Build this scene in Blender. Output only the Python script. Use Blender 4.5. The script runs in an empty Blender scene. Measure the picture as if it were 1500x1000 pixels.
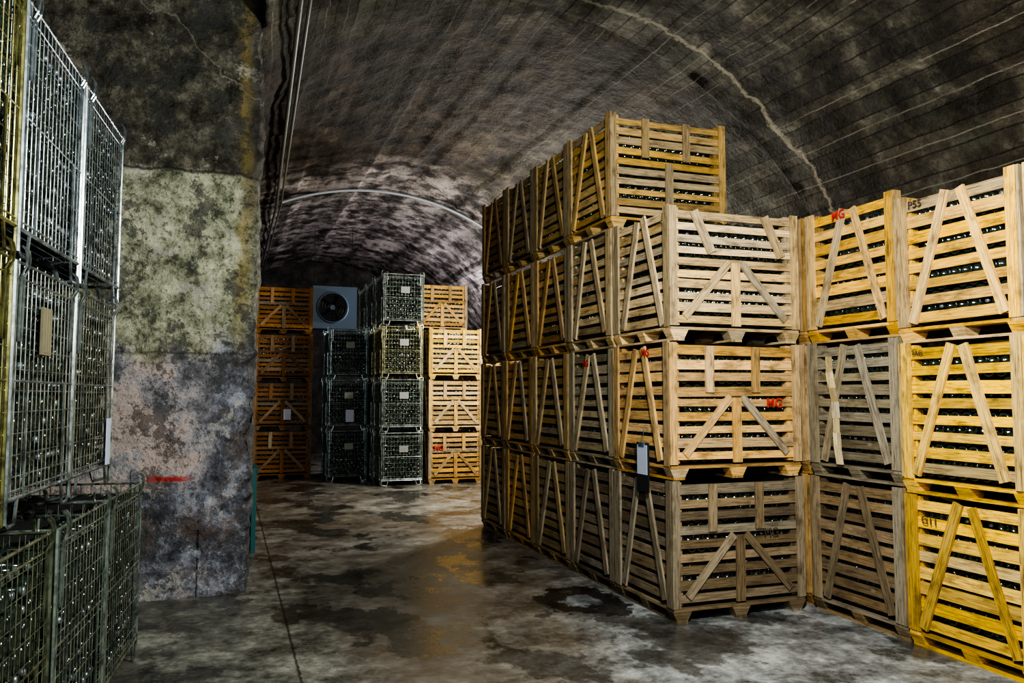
import bpy, math, random
from mathutils import Vector, Matrix, noise
random.seed(7)
S=bpy.context.scene
COL=S.collection
# ---------------------------------------------------------------- nodes helper
class NT:
    def __init__(s,name):
        s.m=bpy.data.materials.new(name); s.m.use_nodes=True
        s.t=s.m.node_tree; s.t.nodes.clear()
        s.out=s.n('ShaderNodeOutputMaterial'); s.b=s.n('ShaderNodeBsdfPrincipled')
        s.t.links.new(s.b.outputs[0],s.out.inputs[0])
    def n(s,t,**k):
        nd=s.t.nodes.new(t)
        for a,b in k.items(): setattr(nd,a,b)
        return nd
    def l(s,a,b): s.t.links.new(a,b)
    def put(s,sock,v):
        if isinstance(v,bpy.types.NodeSocket): s.l(v,sock)
        else: sock.default_value=v
    def math(s,op,a,b=0.0,c=None,clamp=False):
        nd=s.n('ShaderNodeMath',operation=op,use_clamp=clamp)
        s.put(nd.inputs[0],a); s.put(nd.inputs[1],b)
        if c is not None: s.put(nd.inputs[2],c)
        return nd.outputs[0]
    def mix(s,f,a,b,bt='MIX'):
        nd=s.n('ShaderNodeMix',data_type='RGBA',blend_type=bt)
        s.put(nd.inputs[0],f)
        for sock,v in ((nd.inputs[6],a),(nd.inputs[7],b)):
            if isinstance(v,(tuple,list)): v=tuple(v)+(1,) if len(v)==3 else v
            s.put(sock,v)
        return nd.outputs[2]
    def noise(s,vec,scale,detail=5,rough=.55,dist=0.0):
        nd=s.n('ShaderNodeTexNoise'); s.l(vec,nd.inputs['Vector'])
        nd.inputs['Scale'].default_value=scale; nd.inputs['Detail'].default_value=detail
        nd.inputs['Roughness'].default_value=rough; nd.inputs['Distortion'].default_value=dist
        return nd.outputs[0]
    def ramp(s,f,pts):
        nd=s.n('ShaderNodeValToRGB'); s.l(f,nd.inputs[0]); e=nd.color_ramp.elements
        while len(e)<len(pts): e.new(.5)
        for i,(p,c) in enumerate(pts):
            e[i].position=p
            if not isinstance(c,(tuple,list)): c=(c,c,c)
            e[i].color=tuple(c)+(1,)
        return nd.outputs[0]
    def mapr(s,v,a,b,c=0.0,d=1.0):
        nd=s.n('ShaderNodeMapRange'); s.put(nd.inputs[0],v)
        for i,x in zip((1,2,3,4),(a,b,c,d)): nd.inputs[i].default_value=x
        return nd.outputs[0]
    def mapping(s,vec,scale=(1,1,1),loc=(0,0,0)):
        nd=s.n('ShaderNodeMapping'); s.l(vec,nd.inputs[0]); nd.inputs['Scale'].default_value=scale; nd.inputs['Location'].default_value=loc
        return nd.outputs[0]
    def obj(s): return s.n('ShaderNodeTexCoord').outputs['Object']
    def uv(s): return s.n('ShaderNodeTexCoord').outputs['UV']
    def bump(s,h,st=.5,dist=.02):
        nd=s.n('ShaderNodeBump'); s.l(h,nd.inputs['Height']); nd.inputs['Strength'].default_value=st; nd.inputs['Distance'].default_value=dist
        s.l(nd.outputs[0],s.b.inputs['Normal'])
    def set(s,c=None,r=None,me=None,sp=None):
        if c is not None:
            if isinstance(c,(tuple,list)): c=tuple(c)+(1,)
            s.put(s.b.inputs['Base Color'],c)
        if r is not None: s.put(s.b.inputs['Roughness'],r)
        if me is not None: s.put(s.b.inputs['Metallic'],me)
        if sp is not None: s.put(s.b.inputs['Specular IOR Level'],sp)
        return s.m
def simple(name,c,r=.6,me=0.,var=.15,sc=30):
    m=NT(name); n=m.noise(m.obj(),sc,2)
    col=m.mix(n,tuple(x*(1-var) for x in c),tuple(min(1,x*(1+var)) for x in c))
    return m.set(col,r,me)

# wood ---------------------------------------------------
def mk_wood():
    m=NT('weathered_wood')
    uv=m.uv(); oi=m.n('ShaderNodeObjectInfo')
    at=m.n('ShaderNodeAttribute',attribute_name='rnd'); sep=m.n('ShaderNodeSeparateColor'); m.l(at.outputs['Color'],sep.inputs[0])
    r1,r2,r3=sep.outputs[0],sep.outputs[1],sep.outputs[2]
    rr=m.math('FRACT',m.math('ADD',r1,m.math('MULTIPLY',oi.outputs['Random'],3.7)))
    rg=m.math('FRACT',m.math('ADD',r2,m.math('MULTIPLY',oi.outputs['Random'],7.3)))
    hsv=m.n('ShaderNodeHueSaturation'); m.l(oi.outputs['Color'],hsv.inputs['Color'])
    m.l(m.mapr(rr,0,1,.55,1.28),hsv.inputs['Value'])
    m.l(m.mapr(rg,0,1,1.15,.85),hsv.inputs['Saturation'])
    c0=m.mix(m.mapr(rg,.84,.92,0,.5),hsv.outputs[0],(.32,.30,.23))
    c0=m.mix(m.math('MULTIPLY',m.math('GREATER_THAN',r3,.95),m.mapr(rg,0,1,.10,.5)),c0,(.40,.36,.27))
    g=m.noise(m.mapping(uv,(1.5,38,1)),3,4,.65,.6)
    g2=m.noise(m.mapping(uv,(4,10,1)),1.2,4,.65)
    c=m.mix(1.0,c0,m.ramp(g,[(.32,.30),(.5,.88),(.68,1.18)]),'MULTIPLY')
    c=m.mix(m.mapr(g2,.50,.68,0,.70),c,(.06,.042,.024))
    c=m.mix(m.mapr(g2,.36,.30,0,.4),c,(.36,.32,.24))
    m.bump(g,.5,.005)
    return m.set(c,.66,0,.38)
WOOD=mk_wood()
def mk_bottle():
    m=NT('bottle_glass')
    return m.set((.014,.024,.019),.14,0,1.0)
GLASS=mk_bottle()
CAP=simple('glint_cap',(.20,.24,.25),.35,.6)  # metallic neck tips added to give small glints at the bottle ends
CORE=simple('dark_interior',(.004,.004,.004),.9)  # near-black, for core boxes added inside crates and cages to block light
def mk_wire():
    m=NT('galvanised_wire'); oi=m.n('ShaderNodeObjectInfo'); n=m.noise(m.obj(),11,3,.7)
    c=m.mix(1.0,oi.outputs['Color'],m.ramp(n,[(.35,.30),(.62,1.15)]),'MULTIPLY')
    return m.set(c,.33,.8)
WIRE=mk_wire()
PLATE=simple('label_plate',(.22,.24,.23),.5)
PAPER=simple('paper',(.50,.57,.75),.8,var=.05)
def mk_paint(name,c):
    m=NT(name); n=m.noise(m.obj(),60,3,.7)
    return m.set(m.mix(m.mapr(n,.50,.66,0,.6),c,(.35,.2,.09)),.75)
REDP=mk_paint('red_paint',(.50,.02,.01))
DARKP=mk_paint('dark_marker',(.04,.035,.03))
BOARD=simple('clip_board',(.02,.02,.025),.5)
TAGW=simple('wooden_tag',(.16,.15,.095),.7)

# ---------------------------------------------------------------- mesh builder
class MB:
    def __init__(s): s.v=[];s.f=[];s.uv=[];s.mi=[];s.rn=[];s.sm=[]
    def box(s,c,ax,L,ay,W,T,mi=0,grey=False):
        """long axis ax (len L), width axis ay (W), thickness T"""
        ax=Vector(ax).normalized(); ay=Vector(ay).normalized(); az=ax.cross(ay); c=Vector(c)
        b=len(s.v)
        for i in (-1,1):
            for j in (-1,1):
                for k in (-1,1):
                    s.v.append(c+ax*(i*L/2)+ay*(j*W/2)+az*(k*T/2))
        o=(random.random()*50,random.random()*50); r=(random.random(),random.random(),1.0 if grey else random.random()*.9)
        def F(ids,kind):
            s.f.append([b+i for i in ids]); s.mi.append(mi); s.rn.append(r); s.sm.append(False)
            u=[]
            for i in ids:
                I=(i>>2&1)*L; J=(i>>1&1)*W; K=(i&1)*T
                u.append((o[0]+(I if kind!=2 else K),o[1]+(J if kind!=1 else K)))
            s.uv.append(u)
        F((0,2,6,4),0);F((1,5,7,3),0);F((0,4,5,1),1);F((2,3,7,6),1);F((0,1,3,2),2);F((4,6,7,5),2)
    def poly(s,pts,faces,mi=0,smooth=False):
        b=len(s.v); r=(random.random(),random.random(),random.random()*.9); o=random.random()*9
        s.v+= [Vector(p) for p in pts]
        for f in faces:
            s.f.append([b+i for i in f]); s.mi.append(mi); s.rn.append(r); s.sm.append(smooth)
            s.uv.append([(o+pts[i][0]+pts[i][1],pts[i][2]) for i in f])
    def rings(s,c,d,prof,seg=10,mi=0,caps=True):
        d=Vector(d).normalized(); c=Vector(c)
        a=Vector((0,0,1)) if abs(d.z)<.9 else Vector((1,0,0))
        u=d.cross(a).normalized(); w=d.cross(u)
        pts=[];fs=[]
        for (t,r) in prof:
            for k in range(seg):
                an=2*math.pi*k/seg
                pts.append(c+d*t+u*(r*math.cos(an))+w*(r*math.sin(an)))
        for i in range(len(prof)-1):
            for k in range(seg):
                k2=(k+1)%seg
                fs.append((i*seg+k,i*seg+k2,(i+1)*seg+k2,(i+1)*seg+k))
        if caps:
            fs.append(tuple(range(seg))[::-1]); n=(len(prof)-1)*seg
            fs.append(tuple(n+k for k in range(seg)))
        s.poly(pts,fs,mi,len(prof)>2)
    def tube(s,p0,p1,r,seg=5,mi=0):
        p0=Vector(p0);p1=Vector(p1); L=(p1-p0).length
        if L<1e-5: return
        s.rings(p0,p1-p0,[(0,r),(L,r)],seg,mi)
    def path(s,pts,r,seg=6,mi=0):
        for a,b in zip(pts[:-1],pts[1:]): s.tube(a,b,r,seg,mi)
    def mesh(s,name,mats):
        me=bpy.data.meshes.new(name); me.from_pydata([tuple(v) for v in s.v],[],s.f)
        for m in mats: me.materials.append(m)
        me.polygons.foreach_set('material_index',s.mi)
        me.polygons.foreach_set('use_smooth',s.sm)
        uvl=me.uv_layers.new(name='UVMap'); fl=[]
        for u in s.uv:
            for a in u: fl+=[a[0],a[1]]
        uvl.data.foreach_set('uv',fl)
        ca=me.color_attributes.new('rnd','FLOAT_COLOR','CORNER'); cl=[]
        for f,r in zip(s.f,s.rn):
            cl+= [r[0],r[1],r[2],1.0]*len(f)
        ca.data.foreach_set('color',cl)
        me.validate(); me.update()
        return me
def obj(name,me,loc=(0,0,0),rz=0,scale=(1,1,1),color=None,parent=None):
    o=bpy.data.objects.new(name,me); COL.objects.link(o)
    o.location=loc; o.rotation_euler=(0,0,rz); o.scale=scale
    if color: o.color=tuple(color)+(1,)
    if parent: o.parent=parent
    return o
def bottles_face(b,axis,sign,dist,half,z0,z1,mi,sp=.088,neckp=.35,cap=4):
    """layer of bottle ends facing outwards on plane axis=sign*dist"""
    row=0; z=z0+.045
    while z<z1-.04:
        off=(row%2)*sp/2; y=-half+.045+off
        while y<half-.04:
            p=[0,0,z]; d=[0,0,0]
            p[axis]=sign*dist; p[1-axis]=y+random.uniform(-.004,.004); d[axis]=-sign
            ex=random.uniform(0,.015); p[axis]-=sign*ex
            if random.random()<neckp:
                b.rings(p,d,[(0,.008),(.003,.0155),(.028,.0165)],8,cap)
                b.rings(p,d,[(.028,.0145),(.07,.0155),(.10,.041),(.16,.042)],8,mi)
            else:
                b.rings(p,d,[(.022,.008),(.006,.022),(0,.031),(.003,.038),(.012,.042),(.12,.042)],12,mi)
            y+=sp
        z+=sp*.88; row+=1

# ---------------------------------------------------------------- crate
CW,CD,CH=1.25,.975,1.085
def make_crate(name,nsl=9,broken=False,simple_front=False,seed=1):
    random.seed(seed); b=MB()
    X=CW/2;Y=CD/2
    z0,z1=.125,1.065
    pitch=(z1-z0)/nsl; wid=pitch*.66
    t=.02
    j=lambda a:random.uniform(-a,a)
    for i in range(nsl):
        z=z0+pitch*(i+.5)
        for sg in (-1,1):
            w=wid*random.uniform(.80,1.14)
            b.box((0,sg*(Y-t*1.5),z+j(.008)),(1,j(.003),j(.009)),CW-.03,(0,0,1),w,t)
            w=wid*random.uniform(.80,1.14)
            b.box((sg*(X-t*1.5),0,z+j(.008)),(j(.003),1,j(.009)),CD-.06,(0,0,1),w,t)
    for sx in (-1,1):
        for sy in (-1,1):
            b.box((sx*(X-.036),sy*(Y-t*.5),.60),(j(.006),0,1),.97+j(.01),(1,0,0),.070,t,grey=True)
            b.box((sx*(X-t*.5),sy*(Y-.042-t),.60),(0,j(.006),1),.98+j(.01),(0,1,0),.075,t,grey=True)
            b.box((sx*(X-.075),sy*(Y-.075),.60),(0,0,1),.95,(1,0,0),.07,.07)
    for sx in (-1,1):
        for sy in (-1,1):
            p=Vector((sx*(X-t*.5+.002),sy*(.035+random.uniform(0,.035)),1.055+j(.012))); q=Vector((sx*(X-t*.5+.002),sy*(Y-.15+j(.03)),.14+j(.015)))
            d=p-q; b.box((p+q)/2,d,d.length,Vector((1,0,0)).cross(d),.068+j(.006),t,grey=True)
    for sy in (-1,1):
        yy=sy*(Y-t*.5)
        for sx in (-1,1):
            if broken and sy<0:
                c=Vector((sx*.31+(.0 if sx<0 else .06),yy-.006,.885)); d=Vector((.45,0,-.9))
                b.box(c,d,.37,(d.cross(Vector((0,1,0)))),.075,t,grey=True)
            else:
                b.box((sx*.22-.03,yy,.87),(j(.02),0,1),.37,(1,0,0),.075,t,grey=True)
        b.box((0,yy,.385),(j(.008),0,1),.52,(1,0,0),.08,t)
        if not simple_front:
            for sx in (-1,1):
                p=Vector((sx*.055,yy-.002*sy,.65)); q=Vector((sx*(X-.14),yy-.002*sy,.19)); d=p-q
                b.box((p+q)/2,d,d.length,Vector((0,1,0)).cross(d),.062,t,grey=True)
    for sy in (-1,1): b.box((0,sy*(Y-.05),.098),(1,0,0),CW-.02,(0,1,0),.09,.022)
    for sx in (-1,0,1): b.box((sx*(X-.07),0,.098-.0),(0,1,0),CD-.2,(1,0,0),.12,.022)
    b.box((0,0,.112),(1,0,0),CW-.12,(0,1,0),CD-.12,.006,2)
    for fx in (-1,0,1):
        for fy in (-1,0,1):
            cx=fx*(X-.085);cy=fy*(Y-.06)
            a,bb=.085,.05
            pts=[(cx-bb,cy-.05,.018),(cx+bb,cy-.05,.018),(cx+bb,cy+.05,.018),(cx-bb,cy+.05,.018),
                 (cx-a,cy-.055,.088),(cx+a,cy-.055,.088),(cx+a,cy+.055,.088),(cx-a,cy+.055,.088)]
            b.poly(pts,[(0,3,2,1),(4,5,6,7),(0,1,5,4),(1,2,6,5),(2,3,7,6),(3,0,4,7)],0)
        b.box((fx*(X-.085),0,.009),(0,1,0),CD-.02,(1,0,0),.10,.018)
    for (a_,s_,d_,h_) in ((0,-1,X-.045,Y-.12),(0,1,X-.045,Y-.12),(1,-1,Y-.045,X-.12),(1,1,Y-.045,X-.12)):
        bottles_face(b,a_,s_,d_,h_,.125,1.02,1,neckp=.12,cap=3)
    b.box((0,0,.55),(1,0,0),CW-.30,(0,1,0),CD-.30,.86,2)
    return b.mesh(name,[WOOD,GLASS,CORE,CAP])
VAR=[make_crate('crate_mesh',9,seed=s) for s in (1,2,3,4)]
VB=make_crate('crate_mesh_broken',10,broken=True,seed=11)
VS=make_crate('crate_mesh_simple',10,simple_front=True,seed=12)
VY=[make_crate('crate_mesh_wide',8,seed=s) for s in (21,22,23)]

def crate(x,y,z,color,me=None,rz=None,sc=(1,1,1),jx=.012):
    me=me or random.choice(VAR)
    if rz is None: rz=random.uniform(-.006,.006)
    return obj('wooden_bottle_crate',me,(x+random.uniform(-jx,jx),y,z),rz,sc,color)
def text(parent,s,loc,size,mat,side=False,tilt=0):
    cu=bpy.data.curves.new('marking','FONT'); cu.body=s; cu.size=size; cu.extrude=.0015; cu.offset=.0025 if mat is REDP else 0
    cu.materials.append(mat)
    o=bpy.data.objects.new('stencil_marking',cu); COL.objects.link(o); o.parent=parent
    o.location=loc; o.rotation_euler=(math.pi/2,0,-math.pi/2 if side else 0)
    return o
random.seed(5)
TAN=(.62,.37,.115); GB=(.26,.19,.105); GR=(.36,.33,.24); YEL=(.92,.56,.035); PALE=(.58,.44,.23); OR=(.27,.125,.035)
P=1.095
X0=3.254+CW/2
main={}
cols={ (0,0):(.27,.205,.125),(1,0):(.24,.185,.12),(2,0):(.36,.26,.12),(3,0):(.5,.31,.11),(4,0):(.32,.22,.10),
       (0,1):(.76,.48,.18),(1,1):(.42,.35,.22),(2,1):(.5,.34,.14),(3,1):TAN,(4,1):(.42,.27,.10),
       (0,2):(.74,.55,.29),(1,2):PALE,(2,2):TAN,(3,2):(.56,.35,.11),(4,2):(.33,.21,.09),
       (1,3):(.62,.41,.14),(2,3):(.45,.31,.12),(3,3):(.36,.24,.09),(4,3):(.31,.19,.08)}
for (j,l),c in cols.items():
    me=None
    if (j,l)==(0,2): me=VB
    if (j,l)==(1,3): me=VS
    main[(j,l)]=crate(X0,5.47+CD/2+j*.99,l*P,c,me)
AX=4.60+CW/2
A=[crate(AX,5.01,l*P,c,VY[0] if l==2 else VAR[2],sc=(1,1,1.0)) for l,c in enumerate([(.27,.195,.11),(.26,.225,.155),(.82,.49,.10)])]
B=[crate(AX-.02,4.01,l*1.065,YEL if l<2 else (.92,.55,.10),VY[l%3],sc=(1,1,.974)) for l in range(3)]
for l in range(3): crate(AX-.01,3.01,l*1.065,YEL,VY[(l+1)%3],sc=(1,1,.974))
for k in range(5):
    for l in range(3): crate(AX+.02,6.03+k*.99,l*P+(0.0),random.choice([GB,TAN,TAN,YEL]),jx=.004)
# far stacks
FP=1.045; fs=FP/P
for l,c in enumerate([TAN,(.72,.5,.22),(.9,.6,.15)]):
    o=crate(4.35,16.1,l*FP,c,sc=(.9,1,fs),jx=.004); 
    if l==0: text(o,'MG',(-.5,-CD/2-.004,.7),.15,REDP)
for l in range(4): crate(4.33,17.15,l*FP,TAN,sc=(.9,1,fs),jx=.004)
for l in range(3): crate(5.56,16.1,l*FP,TAN,sc=(.9,1,fs))
for l in range(4):
    o=crate(1.10,18.2,l*1.03,OR if l!=3 else (.38,.18,.04),sc=(.97,1,1.03/P))
    if l==1:
        b=MB(); b.box((0,0,0),(1,0,0),.16,(0,0,1),.24,.006); obj('paper_note',b.mesh('paper_note',[PAPER]),(.1,-CD/2-.015,.35),parent=o)
for l in range(4): crate(-.22,18.2,l*1.03,OR,sc=(.97,1,1.03/P))
# markings
text(main[(0,1)],'MG',(-CW/2-.004,-.05,.985),.085,REDP,True)
text(main[(0,1)],'MG',(.28,-CD/2-.004,.565),.105,REDP)
text(main[(1,1)],'MG',(-CW/2-.004,.15,.94),.085,REDP,True)
text(main[(0,0)],'MG',(.22,-CD/2-.004,.62),.095,DARKP)
text(A[2],'MG',(-CW/2-.014,.15,.985),.10,REDP,True)
text(B[2],'P55',(-CW/2-.004,.36,.985),.08,DARKP,True)
text(B[0],'G11',(-CW/2-.004,.34,.89),.08,DARKP,True)
text(B[1],'SAG',(-CW/2-.004,.36,1.0),.05,DARKP,True)

# ---------------------------------------------------------------- wire cages
def make_cage():
    random.seed(33); b=MB(); X,Y,H=.40,.49,1.03
    zb=.11
    r=.0027
    def frame(z,rr):
        pts=[(-X,-Y,z),(X,-Y,z),(X,Y,z),(-X,Y,z),(-X,-Y,z)]; b.path(pts,rr,6)
    frame(zb,.010); frame(H,.007); frame(zb+.03,.005); frame(H*.55,.005); frame(H-.06,.0045)
    for sx in (-1,1):
        for sy in (-1,1):
            b.tube((sx*X,sy*Y,0.02),(sx*X,sy*Y,H),.010,6)
            b.tube((sx*(X-.035),sy*Y,zb),(sx*(X-.035),sy*Y,H),.005,5)
            b.tube((sx*X,sy*(Y-.035),zb),(sx*X,sy*(Y-.035),H),.005,5)
            b.path([(sx*X,sy*Y,.03),(sx*X,sy*(Y-.04),.008),(sx*X,sy*(Y-.12),.008),(sx*X,sy*(Y-.15),zb)],.008,5)
            b.path([(sx*X,sy*Y,.03),(sx*(X-.1),sy*Y,.008),(sx*(X-.13),sy*Y,zb)],.008,5)
    n=16
    for i in range(1,n):
        y=-Y+2*Y*i/n
        for sx in (-1,1): b.tube((sx*X,y,zb),(sx*X,y,H+(.015 if i%2 else 0)),r,4)
    n=13
    for i in range(1,n):
        x=-X+2*X*i/n
        for sy in (-1,1): b.tube((x,sy*Y,zb),(x,sy*Y,H),r,4)
        b.tube((x,-Y,zb),(x,Y,zb),r,4)
    n=11
    for i in range(1,n):
        z=zb+(H-zb)*i/n
        for sx in (-1,1): b.tube((sx*X,-Y,z),(sx*X,Y,z),r,4)
        for sy in (-1,1): b.tube((-X,sy*Y,z),(X,sy*Y,z),r,4)
    for sx in (-1,1):
        for y in (-Y+.06,-Y+.10,Y-.10,Y-.06):
            b.path([(sx*(X+.006),y,.72),(sx*(X+.010),y,H-.05),(sx*(X+.026),y,H-.02),(sx*(X+.030),y,H+.02),(sx*(X+.024),y,H+.05),(sx*(X+.008),y,H+.065)],.0055,5)
        for y in (-.30,.30):
            b.tube((sx*(X+.01),y,zb),(sx*(X+.01),y,H*.55),.005,5)
    for sy in (-1,1):
        for x in (-X+.07,X-.07):
            b.path([(x,sy*(Y+.006),.8),(x,sy*(Y+.02),H),(x,sy*(Y+.01),H+.05)],.005,5)
    b.box((.03,-Y-.01,.72),(1,0,0),.18,(0,0,1),.13,.004,2)
    bottles_face(b,0,-1,X-.02,Y-.02,zb+.01,H-.05,1,neckp=.22)
    bottles_face(b,0,1,X-.02,Y-.02,zb+.01,H-.05,1,neckp=.22)
    bottles_face(b,1,-1,Y-.02,X-.06,zb+.01,H-.05,1,neckp=.2)
    bottles_face(b,1,1,Y-.02,X-.06,zb+.01,H-.05,1,neckp=.2)
    b.box((0,0,.55),(1,0,0),2*X-.3,(0,1,0),2*Y-.3,.84,3)
    return b.mesh('cage_mesh',[WIRE,GLASS,PLATE,CORE,CAP])
CG=make_cage()
GAL=(.34,.41,.44); OLV=(.27,.27,.11)
def cage(x,y,z,c,rz=0,sz=1.0): return obj('wire_bottle_cage',CG,(x,y,z),rz,(1,1,sz),c)
random.seed(9)
for k in range(3):
    for l in range(4):
        cage(3.235+random.uniform(-.008,.008),16.0+k*1.05,l*FP,(.80,.80,.52) if l==2 else (.62,.74,.72))
for l in range(3):
    o=cage(2.33+random.uniform(-.02,.02),17.2,l*FP,(.50,.68,.76))
    if l==1:
        b=MB(); b.box((0,0,0),(1,0,0),.17,(0,0,1),.25,.006); obj('paper_note',b.mesh('paper_note',[PAPER]),(.05,-.515,.30),parent=o)
ang=math.radians(4.4); fw=Vector((math.sin(ang),math.cos(ang),0)); rt=Vector((math.cos(ang),-math.sin(ang),0))
CP=1.18
leftc={}
for l,(ex,ey) in enumerate([(-.53,6.05),(-.71,5.95),(-.70,5.98)]):
    for i in range(5):
        c=Vector((ex,ey,0))-fw*(.5+i*1.03)-rt*.42
        col=(.30,.37,.33) if l==0 else (.34,.40,.39) if l==1 else GAL
        if i>=2: col=(.22,.26,.18) if l==0 else OLV
        leftc[(i,l)]=cage(c.x+random.uniform(-.01,.01),c.y,l*CP,col,-ang,CP/1.05)
b=MB(); b.box((0,0,0),(0,1,0),.10,(0,0,1),.26,.006); obj('paper_note',b.mesh('paper_note',[PAPER]),(.43,.28,.25),parent=leftc[(0,1)])
b=MB(); b.box((0,0,0),(0,1,0),.14,(0,0,1),.20,.012); 
for k in (-1,0,1): b.tube((.008,k*.035,-.09),(.008,k*.035,.09),.006,5)
obj('wooden_tag',b.mesh('wooden_tag',[TAGW]),(.425,-.1,.78),parent=leftc[(1,1)])

# clipboard
b=MB()
b.box((0,0,0),(0,1,0),.20,(0,0,1),.40,.008,0)
b.box((-.008,0,.06),(0,1,0),.165,(0,0,1),.24,.003,1)
b.box((-.012,0,.185),(0,1,0),.09,(0,0,1),.03,.012,2)
b.tube((-.004,0,.19),(.012,.0,.33),.003,5,2)
obj('clipboard',b.mesh('clipboard',[BOARD,PAPER,WIRE]),(3.228,5.86,1.17),color=(.3,.5,.7))
b=MB(); pts=[]
for i in range(8):
    t=i/7; pts.append((0+random.uniform(-.004,.004),.10*t+.012*math.sin(t*9),.85*t))
for a,c in zip(pts[:-1],pts[1:]):
    d=Vector(c)-Vector(a); b.box((Vector(a)+Vector(c))/2,d,d.length+.01,(0,1,0),random.uniform(.05,.07),.02)
obj('loose_slat',b.mesh('loose_slat',[WOOD]),(-CW/2-.013,.12,.12),color=(.75,.62,.36),parent=A[1])

# ---------------------------------------------------------------- concrete materials
def mk_vault():
    m=NT('board_formed_concrete'); uv=m.uv(); o=m.obj()
    sp=m.n('ShaderNodeSeparateXYZ'); m.l(uv,sp.inputs[0]); s_,y_=sp.outputs[0],sp.outputs[1]
    n1=m.noise(o,.5,4,.6); n2=m.noise(o,2.2,7,.70); n3=m.noise(o,18,4,.78); n4=m.noise(m.mapping(o,(1,1,1),(4,8,1)),.9,6,.68)
    wob=m.math('MULTIPLY',m.math('SUBTRACT',n4,.5),.05)
    sb=m.math('DIVIDE',m.math('ADD',s_,wob),.2)
    fr=m.math('FRACT',sb); idx=m.math('FLOOR',sb)
    wn=m.n('ShaderNodeTexWhiteNoise',noise_dimensions='1D'); m.l(idx,wn.inputs['W'])
    c=m.ramp(n2,[(.34,(.012,.010,.008)),(.46,(.052,.046,.033)),(.55,(.125,.115,.083)),(.67,(.33,.31,.245))])
    c=m.mix(m.mapr(n1,.46,.58,0,.6),c,m.mix(n2,(.02,.012,.006),(.10,.072,.042)))
    c=m.mix(m.mapr(n4,.53,.60,0,.5),c,m.mix(n2,(.045,.05,.036),(.23,.25,.18)))
    c=m.mix(m.mapr(n4,.47,.42,0,.65),c,(.014,.011,.008))
    c=m.mix(m.mapr(n3,.54,.62,0,.45),c,(.016,.014,.011))
    c=m.mix(1.0,c,m.ramp(wn.outputs[0],[(0,.55),(1,1.15)]),'MULTIPLY')
    li=m.math('FRACT',m.math('MULTIPLY',wn.outputs[0],7.0))
    pl=m.math('MULTIPLY',m.math('GREATER_THAN',li,.55),m.mapr(m.math('ADD',n1,m.math('MULTIPLY',n3,.4)),.58,.76,0,.6))
    edge=m.mapr(m.math('ABSOLUTE',m.math('SUBTRACT',fr,.5)),.012,.05,1,0)
    c=m.mix(m.math('MULTIPLY',edge,pl),c,(.40,.38,.31))
    c=m.mix(m.mapr(fr,.04,.11,.9,0),c,(.006,.005,.004))
    seam=m.math('ABSOLUTE',m.math('SUBTRACT',m.math('ADD',y_,m.math('ADD',m.math('MULTIPLY',m.math('SUBTRACT',n4,.5),.6),m.math('MULTIPLY',m.math('SUBTRACT',n2,.5),.35))),7.2))
    xs=m.mapr(m.math('ADD',s_,m.math('MULTIPLY',n1,3)),9.0,6.5,0,1)
    c=m.mix(m.math('MULTIPLY',xs,m.mapr(m.math('ADD',seam,m.math('MULTIPLY',n3,.06)),.035,.075,.9,0)),c,(.46,.42,.31))
    c=m.mix(m.math('MULTIPLY',m.mapr(y_,7.4,8.6,0,.88),m.mapr(s_,3.5,6.0,.35,1)),c,m.mix(1.0,m.mix(m.mapr(n2,.40,.62,0,1),(.004,.003,.002),(.060,.046,.033)),m.ramp(wn.outputs[0],[(0,.45),(1,1.3)]),'MULTIPLY'))  # shade painted into the albedo to hold the lamp-lit centre ceiling down
    far=m.mapr(m.math('ADD',y_,m.math('MULTIPLY',n1,2)),14.3,15.8,0,1)
    pale=m.ramp(n2,[(.40,(.03,.024,.024)),(.48,(.15,.13,.125)),(.58,(.46,.42,.41))])
    c=m.mix(m.math('MULTIPLY',far,.88),c,m.mix(1.0,pale,m.ramp(wn.outputs[0],[(0,.5),(1,1.25)]),'MULTIPLY'))
    h=m.math('ADD',m.math('MULTIPLY',n3,.4),m.math('ADD',m.math('MULTIPLY',n2,1.5),m.math('MULTIPLY',wn.outputs[0],.3)))
    m.bump(h,1.0,.06)
    return m.set(c,.72,0,.35)
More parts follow.
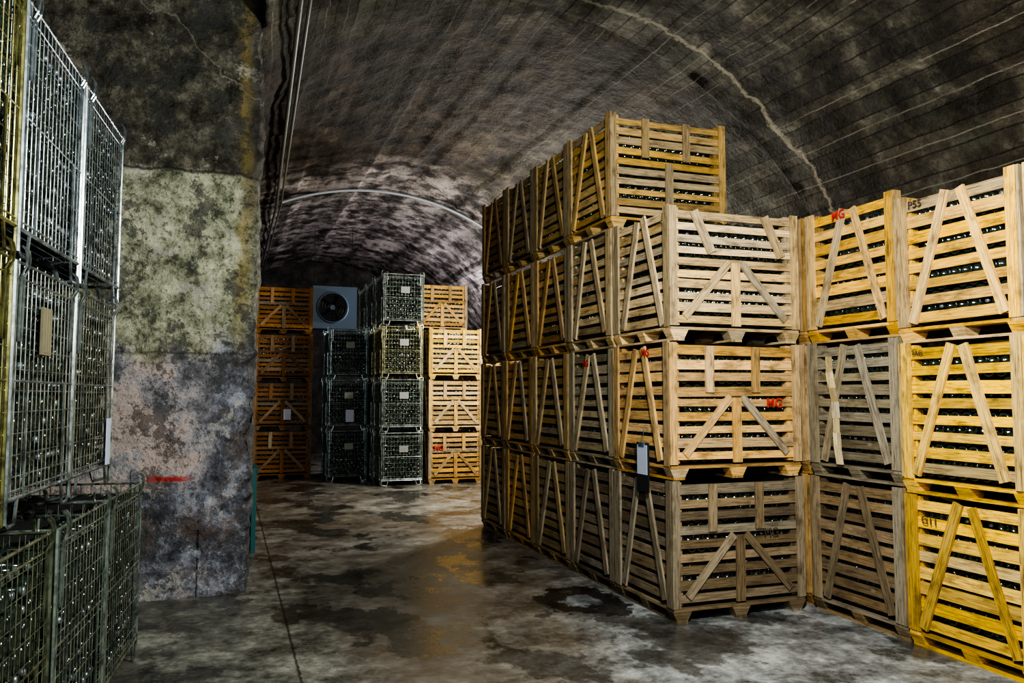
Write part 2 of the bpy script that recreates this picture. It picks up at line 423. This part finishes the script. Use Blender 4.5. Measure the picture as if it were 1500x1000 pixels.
def mk_pillar():
    m=NT('stained_old_concrete'); o=m.obj(); sp=m.n('ShaderNodeSeparateXYZ'); m.l(o,sp.inputs[0]); x,y,z=sp.outputs
    n1=m.noise(o,1.3,4,.65); n2=m.noise(o,4.2,7,.76); n3=m.noise(o,20,4,.75); n4=m.noise(m.mapping(o,(1,1,1),(5,3,9)),1.8,6,.70)
    n5=m.noise(m.mapping(o,(1,1,1),(2,0,1)),2.4,7,.76)
    zz=m.math('ADD',z,m.math('MULTIPLY',m.math('SUBTRACT',n4,.5),1.6))
    dark=m.ramp(n2,[(.38,(.022,.022,.018)),(.5,(.085,.082,.066)),(.62,(.21,.20,.165))])
    green=m.ramp(n2,[(.38,(.11,.125,.085)),(.46,(.32,.35,.25)),(.53,(.52,.55,.41)),(.63,(.80,.81,.62))])
    pinkw=m.ramp(n4,[(.38,(.17,.18,.20)),(.46,(.42,.42,.46)),(.53,(.70,.60,.57)),(.64,(.86,.81,.80))])
    grey=m.ramp(n2,[(.38,(.04,.045,.058)),(.5,(.16,.175,.22)),(.62,(.44,.48,.57))])
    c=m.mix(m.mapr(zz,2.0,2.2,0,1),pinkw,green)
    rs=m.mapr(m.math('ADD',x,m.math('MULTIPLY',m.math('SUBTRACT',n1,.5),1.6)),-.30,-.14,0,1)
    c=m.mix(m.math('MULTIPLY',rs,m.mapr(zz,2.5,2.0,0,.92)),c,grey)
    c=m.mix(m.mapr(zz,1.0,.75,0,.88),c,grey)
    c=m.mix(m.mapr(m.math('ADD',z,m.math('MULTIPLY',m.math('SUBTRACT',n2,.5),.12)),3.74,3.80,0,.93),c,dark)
    ys=m.math('ABSOLUTE',m.math('SUBTRACT',m.math('ADD',x,m.math('MULTIPLY',m.math('SUBTRACT',n1,.5),.35)),.10))
    c=m.mix(m.math('MULTIPLY',m.mapr(ys,.02,.09,.6,0),m.mapr(z,2.0,2.6,0,1)),c,(.36,.29,.10))
    c=m.mix(m.mapr(n3,.55,.62,0,.65),c,(.05,.05,.048))
    c=m.mix(m.mapr(n5,.535,.565,0,.70),c,(.065,.07,.072))
    c=m.mix(m.mapr(n5,.42,.38,0,.5),c,(.72,.72,.66))
    c=m.mix(m.math('MULTIPLY',m.mapr(n4,.50,.58,0,.4),m.mapr(z,2.6,1.8,0,1)),c,(.22,.15,.12))
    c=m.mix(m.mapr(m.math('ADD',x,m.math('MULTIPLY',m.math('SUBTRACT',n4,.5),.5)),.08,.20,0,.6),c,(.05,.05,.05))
    for zl,a in ((3.77,.8),(2.13,.5)):
        d=m.math('ABSOLUTE',m.math('SUBTRACT',m.math('ADD',z,m.math('MULTIPLY',m.math('SUBTRACT',n2,.5),.12)),zl))
        c=m.mix(m.mapr(d,.004,.02,a,0),c,(.025,.025,.025))
    cr=m.math('ABSOLUTE',m.math('SUBTRACT',m.math('ADD',z,m.math('MULTIPLY',x,.75)),m.math('ADD',4.66,m.math('MULTIPLY',m.math('SUBTRACT',n1,.5),.9))))
    c=m.mix(m.math('MULTIPLY',m.mapr(cr,.004,.016,.5,0),m.mapr(z,4.2,4.3,0,1)),c,(.36,.35,.30))
    dx=m.math('ABSOLUTE',m.math('SUBTRACT',m.math('ADD',x,m.math('MULTIPLY',m.math('SUBTRACT',n2,.5),.3)),-.47)); dz=m.math('ABSOLUTE',m.math('SUBTRACT',m.math('ADD',z,m.math('MULTIPLY',m.math('SUBTRACT',n2,.5),.06)),1.03))
    msk=m.math('MULTIPLY',m.mapr(dx,.12,.20,1,0),m.mapr(dz,.012,.032,1,0))
    c=m.mix(m.math('MULTIPLY',msk,.9),c,(.55,.03,.03))
    m.bump(m.math('ADD',m.math('MULTIPLY',n3,.4),m.math('MULTIPLY',n2,1.4)),1.0,.06)
    return m.set(c,.7,0,.45)
def mk_wall():
    m=NT('dark_concrete'); o=m.obj(); n2=m.noise(o,2.5,5,.7)
    c=m.ramp(n2,[(.3,(.012,.012,.011)),(.5,(.045,.043,.04)),(.72,(.12,.115,.10))])
    m.bump(n2,.8,.05)
    return m.set(c,.85)
def mk_floor():
    m=NT('wet_concrete_floor'); o=m.obj(); sp=m.n('ShaderNodeSeparateXYZ'); m.l(o,sp.inputs[0]); x,y,z=sp.outputs
    n1=m.noise(o,.5,4,.6); n2=m.noise(o,2.1,7,.70); n3=m.noise(o,14,5,.75); n4=m.noise(m.mapping(o,(1,.7,1),(7,2,0)),1.15,6,.62)
    mx=m.math('ADD',m.math('MULTIPLY',n2,.68),m.math('MULTIPLY',n3,.32))
    c=m.ramp(mx,[(.40,(.07,.068,.06)),(.47,(.16,.155,.14)),(.53,(.25,.245,.225)),(.62,(.42,.42,.40))])
    c=m.mix(m.mapr(n1,.46,.58,0,.55),c,m.mix(mx,(.04,.03,.018),(.25,.19,.13)))
    dr=m.math('SUBTRACT',m.math('ADD',x,m.math('MULTIPLY',m.math('SUBTRACT',n4,.5),2.2)),m.math('MULTIPLY',m.math('SUBTRACT',y,5.0),.30))
    pale=m.ramp(mx,[(.40,(.05,.058,.066)),(.47,(.15,.17,.19)),(.53,(.26,.295,.32)),(.61,(.48,.52,.55))])
    c=m.mix(m.mapr(dr,2.1,2.7,0,.8),c,pale)
    pl2=m.ramp(mx,[(.40,(.035,.04,.035)),(.52,(.18,.195,.17)),(.62,(.38,.40,.36))])
    c=m.mix(m.math('MULTIPLY',m.mapr(dr,.9,.4,0,.8),m.mapr(y,9,7.5,0,1)),c,pl2)
    tr=m.math('ABSOLUTE',m.math('SUBTRACT',m.math('ADD',x,m.math('MULTIPLY',m.math('SUBTRACT',n4,.5),.9)),1.35))
    c=m.mix(m.math('MULTIPLY',m.mapr(tr,.30,.85,.65,0),m.mapr(y,9.5,8,.3,1)),c,m.mix(mx,(.035,.03,.024),(.16,.14,.11)))
    wet=m.mapr(n4,.525,.555,0,1)
    c=m.mix(m.math('MULTIPLY',wet,.66),c,(.028,.025,.02))
    vx=m.math('SUBTRACT',m.math('ADD',x,m.math('MULTIPLY',m.math('SUBTRACT',n3,.5),.25)),2.88); vy=m.math('SUBTRACT',m.math('ADD',y,m.math('MULTIPLY',m.math('SUBTRACT',n2,.5),1.3)),6.40)
    rad=m.math('SQRT',m.math('ADD',m.math('MULTIPLY',vx,vx),m.math('MULTIPLY',m.math('MULTIPLY',vy,vy),.6)))
    ring=m.mapr(m.math('ABSOLUTE',m.math('SUBTRACT',rad,.27)),.09,.11,1,0)
    inner=m.mapr(rad,.2,.16,0,.7)
    c=m.mix(inner,c,m.mix(1.0,pale,(.8,.8,.8),'MULTIPLY'))
    c=m.mix(m.math('MULTIPLY',ring,.9),c,(.012,.010,.008))
    for ax,val in ((x,.465),(y,11.2)):
        d=m.math('ABSOLUTE',m.math('SUBTRACT',m.math('ADD',ax,m.math('MULTIPLY',m.math('SUBTRACT',n3,.5),.03)),val))
        c=m.mix(m.mapr(d,.003,.014,.8,0),c,(.015,.015,.013))
    rough=m.math('SUBTRACT',m.mapr(mx,.4,.6,.27,.55),m.math('MULTIPLY',m.math('MAXIMUM',wet,ring),.22),clamp=True)
    m.bump(m.math('ADD',m.math('MULTIPLY',n3,.6),n2),.4,.010)
    return m.set(c,rough,0,.55)
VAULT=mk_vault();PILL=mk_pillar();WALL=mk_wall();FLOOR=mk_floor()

# ---------------------------------------------------------------- room shell
CX,CZ,R=2.67,1.27,4.6
XR=CX+R; XL=CX-R; YB=25.0; YF=-4.0; YP=7.6; XP=.25; ZF=5.5
def grid(name,P2,nu,nv,mat,uvf=None,smooth=True):
    """P2[u][v] -> Vector"""
    vs=[tuple(P2[i][j]) for i in range(nu) for j in range(nv)]
    fs=[(i*nv+j,(i+1)*nv+j,(i+1)*nv+j+1,i*nv+j+1) for i in range(nu-1) for j in range(nv-1)]
    me=bpy.data.meshes.new(name); me.from_pydata(vs,[],fs); me.materials.append(mat)
    if uvf:
        uvl=me.uv_layers.new(name='UVMap'); fl=[]
        for f in fs:
            for k in f: fl+=list(uvf(k//nv,k%nv))
        uvl.data.foreach_set('uv',fl)
    me.update()
    if smooth: me.polygons.foreach_set('use_smooth',[True]*len(fs))
    return me
def profile(front):
    pts=[]; ds=.05   # list of (x,z,nx,nz,s)  s measured from right springing
    L=math.pi*R
    a0=0.0; a1=math.acos((XP-CX)/R) if front else math.pi
    n=int(a1*R/ds)
    for i in range(n+1):
        a=a1*i/n; pts.append((CX+R*math.cos(a),CZ+R*math.sin(a),-math.cos(a),-math.sin(a),a*R))
    if front:
        s=a1*R; z=pts[-1][1]
        pts.append((XP,ZF,1,0,s+.3)); s+=.3
        n=40
        for i in range(1,n+1): pts.append((XP+(-3.5-XP)*i/n,ZF,0,-1,s+(XP+3.5)*i/n))
    return pts
def hsh(i): return (math.sin(i*127.1+3.7)*43758.5453)%1.0
def vault(front,y0,y1,dy):
    pr=profile(front); ny=int((y1-y0)/dy)+1
    G=[]
    for (x,z,nx,nz,s) in pr:
        row=[]
        for j in range(ny):
            y=y0+(y1-y0)*j/(ny-1)
            d=(hsh(math.floor(s/.2))-.5)*.03
            d+=noise.noise(Vector((x*.9,y*.9,z*.9)))*.07+noise.noise(Vector((x*3.5,y*3.5,z*3.5)))*.03+noise.noise(Vector((x*9,y*9,z*9)))*.014
            if j in (0,ny-1): d=-.01
            row.append(Vector((x+nx*d,y,z+nz*d)))
        G.append(row)
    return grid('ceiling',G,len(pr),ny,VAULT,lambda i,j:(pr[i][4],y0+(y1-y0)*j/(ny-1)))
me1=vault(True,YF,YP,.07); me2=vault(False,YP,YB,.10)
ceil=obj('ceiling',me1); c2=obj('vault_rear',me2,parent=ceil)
def rect(name,a,b,c,d,mat,n=60,amp=.03):
    a,b,c,d=map(Vector,(a,b,c,d)); nrm=(b-a).cross(d-a).normalized(); G=[]
    for i in range(n):
        u=i/(n-1); row=[]
        for j in range(n):
            v=j/(n-1); p=a.lerp(b,u).lerp(d.lerp(c,u),v)
            row.append(p+nrm*(noise.noise(p*1.3)*amp if amp else 0))
        G.append(row)
    return obj(name,grid(name,G,n,n,mat))
rect('floor',(-3.6,YF-.1,0),(XR+.1,YF-.1,0),(XR+.1,YB+.1,0),(-3.6,YB+.1,0),FLOOR,40,0)
rect('wall_right',(XR,YF,0),(XR,YB,0),(XR,YB,CZ+.05),(XR,YF,CZ+.05),WALL,60,.0)
rect('wall_left',(-3.5,YF,0),(-3.5,YP+.1,0),(-3.5,YP+.1,ZF+.05),(-3.5,YF,ZF+.05),WALL,60,.02)
rect('wall_left_rear',(XL,YP+2,0),(XL,YB,0),(XL,YB,CZ+.05),(XL,YP+2,CZ+.05),WALL,60,0)
rect('wall_back',(-3.6,YB,0),(XR+.1,YB,0),(XR+.1,YB,6.1),(-3.6,YB,6.1),WALL,60,.03)
rect('wall_front',(-3.6,YF,0),(XR+.1,YF,0),(XR+.1,YF,6.1),(-3.6,YF,6.1),WALL,30,.03)
# concrete pier / dividing wall
path=[]
n=120
for i in range(n+1): path.append((-2.2+(XP+2.2)*i/n,YP,0,-1))
path.insert(0,(-3.55,YP,0,-1))
for i in range(1,60): path.append((XP,YP+2.6*i/59,1,0))
path.append((-3.55,YP+2.6,0,1))
nz=230; G=[]
for k,(x,y,nx,ny_) in enumerate(path):
    row=[]
    for j in range(nz):
        z=5.75*j/(nz-1); p=Vector((x,y,z))
        d=noise.noise(p*1.1)*.05+noise.noise(p*4)*.03+noise.noise(p*11)*.018+noise.noise(p*22)*.009
        if z>3.77 and ny_==-1: d+=.02
        q=Vector((x+nx*d,y+ny_*d,z))
        e=abs(x-XP)+abs(y-YP)
        if e<.2 and y<YP+.2:
            w=(1-e/.2); ch=(.035+.10*max(0,noise.noise(Vector((z*3.3,1,2))))+.05*noise.noise(Vector((z*11,5,2))))*w
            q.x-=ch*.9; q.y+=ch*.9
        if z<2.2 and x>-.2 : q.x-= .03*(1-z/2.2)
        row.append(q)
    G.append(row)
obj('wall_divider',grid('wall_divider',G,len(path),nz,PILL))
TEAL=simple('teal_paint',(.015,.14,.15),.5)
b=MB(); b.box((0,0,.47),(0,0,1),.94,(0,1,0),.6,.05)
b.box((.03,0,.9),(0,1,0),.6,(0,0,1),.05,.02)
obj('teal_panel',b.mesh('teal_panel',[TEAL]),(.30,9.8,0))

# conduits --------------------------------------------------
PIPE=simple('grey_conduit',(.22,.23,.21),.45,.4)
def curve(name,pts,r,mat,parent=None):
    cu=bpy.data.curves.new(name,'CURVE'); cu.dimensions='3D'; cu.bevel_depth=r; cu.bevel_resolution=3; cu.use_fill_caps=True
    sp=cu.splines.new('POLY'); sp.points.add(len(pts)-1)
    for i,p in enumerate(pts): sp.points[i].co=tuple(p)+(1,)
    cu.materials.append(mat)
    o=bpy.data.objects.new(name,cu); COL.objects.link(o)
    if parent: o.parent=parent
    return o
def zv(x): return CZ+math.sqrt(R*R-(x-CX)**2)
c0=curve('electrical_conduit',[(.47,2,5.02),(.50,6.3,5.16)]+[(.5+.28*t,6.3+9.2*t,zv(.5+.28*t)-.13) for t in (.14,.3,.5,.7,.85,1)]+[(.80,24.9,zv(.8)-.13)],.024,PIPE)
curve('electrical_conduit_pair',[(.56,2,5.06),(.585,6.3,5.2)]+[(.585+.28*t,6.3+9.2*t,zv(.585+.28*t)-.12) for t in (.14,.3,.5,.7,.85,1)]+[(.88,24.9,zv(.88)-.12)],.018,PIPE,c0)
pts=[]
for i in range(41):
    a=math.radians(114-i*2.45); pts.append((CX+(R-.08)*math.cos(a),15.5,CZ+(R-.08)*math.sin(a)))
curve('electrical_conduit',pts,.028,simple('pale_conduit',(.30,.34,.38),.5,.2))

# evaporator fan unit --------------------------------------
AC=simple('painted_metal',(.20,.28,.38),.45,.1,.08); BLK=simple('fan_black',(.012,.012,.014),.5)
b=MB(); w,h,d=1.02,1.0,.6
b.box((0,0,0),(1,0,0),w,(0,0,1),h,d,0)
b.box((0,-d/2-.01,h/2-.02),(1,0,0),w+.02,(0,0,1),.04,.03,0); b.box((0,-d/2-.01,-h/2+.02),(1,0,0),w+.02,(0,0,1),.04,.03,0)
for fx in (-.06,):
    c=(fx,-d/2,0)
    b.rings(c,(0,-1,0),[(0,.38),(.06,.36),(.06,.34),(.0,.33)],28,0)
    b.rings((fx,-d/2-.004,0),(0,-1,0),[(0,.335),(.01,.335)],28,1)
    for rr in (.10,.18,.25,.32):
        P_=[(fx+rr*math.cos(2*math.pi*k/24),-d/2-.065,rr*math.sin(2*math.pi*k/24)) for k in range(25)]
        b.path(P_,.004,4,1)
    b.rings((fx,-d/2-.01,0),(0,-1,0),[(0,.07),(.05,.06)],16,0)
    for k in range(5):
        an=k*2*math.pi/5
        b.box(Vector((fx,-d/2-.03,0))+Vector((math.cos(an),0,math.sin(an)))*.18,(math.cos(an),0,math.sin(an)),.22,(-math.sin(an),.5,math.cos(an)),.11,.006,1)
for sx in (-1,1): b.tube((sx*.45,.1,h/2),(sx*.45,.1,h/2+1.5),.007,6,1)
obj('evaporator_fan_unit',b.mesh('evaporator_fan_unit',[AC,BLK]),(2.33,19.3,3.83))

# ---------------------------------------------------------------- lights
def light(name,loc,pw,col,r=.2):
    l=bpy.data.lights.new(name,'POINT'); l.energy=pw; l.color=col; l.shadow_soft_size=r
    o=bpy.data.objects.new(name,l); COL.objects.link(o); o.location=loc; return o
light('cellar_lamp',(1.9,2.3,3.3),760,(1,.965,.87),.16)
light('cellar_lamp',(.4,.8,2.7),230,(.84,.93,1.0),.15)
light('cellar_lamp',(5.2,12.6,3.2),760,(1,.94,.82),.2)
light('cellar_lamp',(6.3,18.5,3.3),450,(.97,.95,1),.2)
w=bpy.data.worlds.new('World'); S.world=w; w.use_nodes=True
w.node_tree.nodes['Background'].inputs[0].default_value=(.02,.02,.02,1)
try:
    S.view_settings.view_transform='AgX'; S.view_settings.look='AgX - High Contrast'
except Exception as e: print(e)

# ---------------------------------------------------------------- camera
th=math.atan(416/1166.7*math.cos(math.atan(80/1166.7))); p=math.atan(80/1166.7)
f=Vector((math.sin(th)*math.cos(p),math.cos(th)*math.cos(p),math.sin(p)))
r=Vector((math.cos(th),-math.sin(th),0)); u=r.cross(f)
cam=bpy.data.cameras.new('Camera'); co=bpy.data.objects.new('Camera',cam); COL.objects.link(co)
M=Matrix((( r.x,u.x,-f.x,0),(r.y,u.y,-f.y,0),(r.z,u.z,-f.z,1.75),(0,0,0,1)))
co.matrix_world=M
cam.lens=28; cam.sensor_width=36; cam.clip_start=.05
S.camera=co
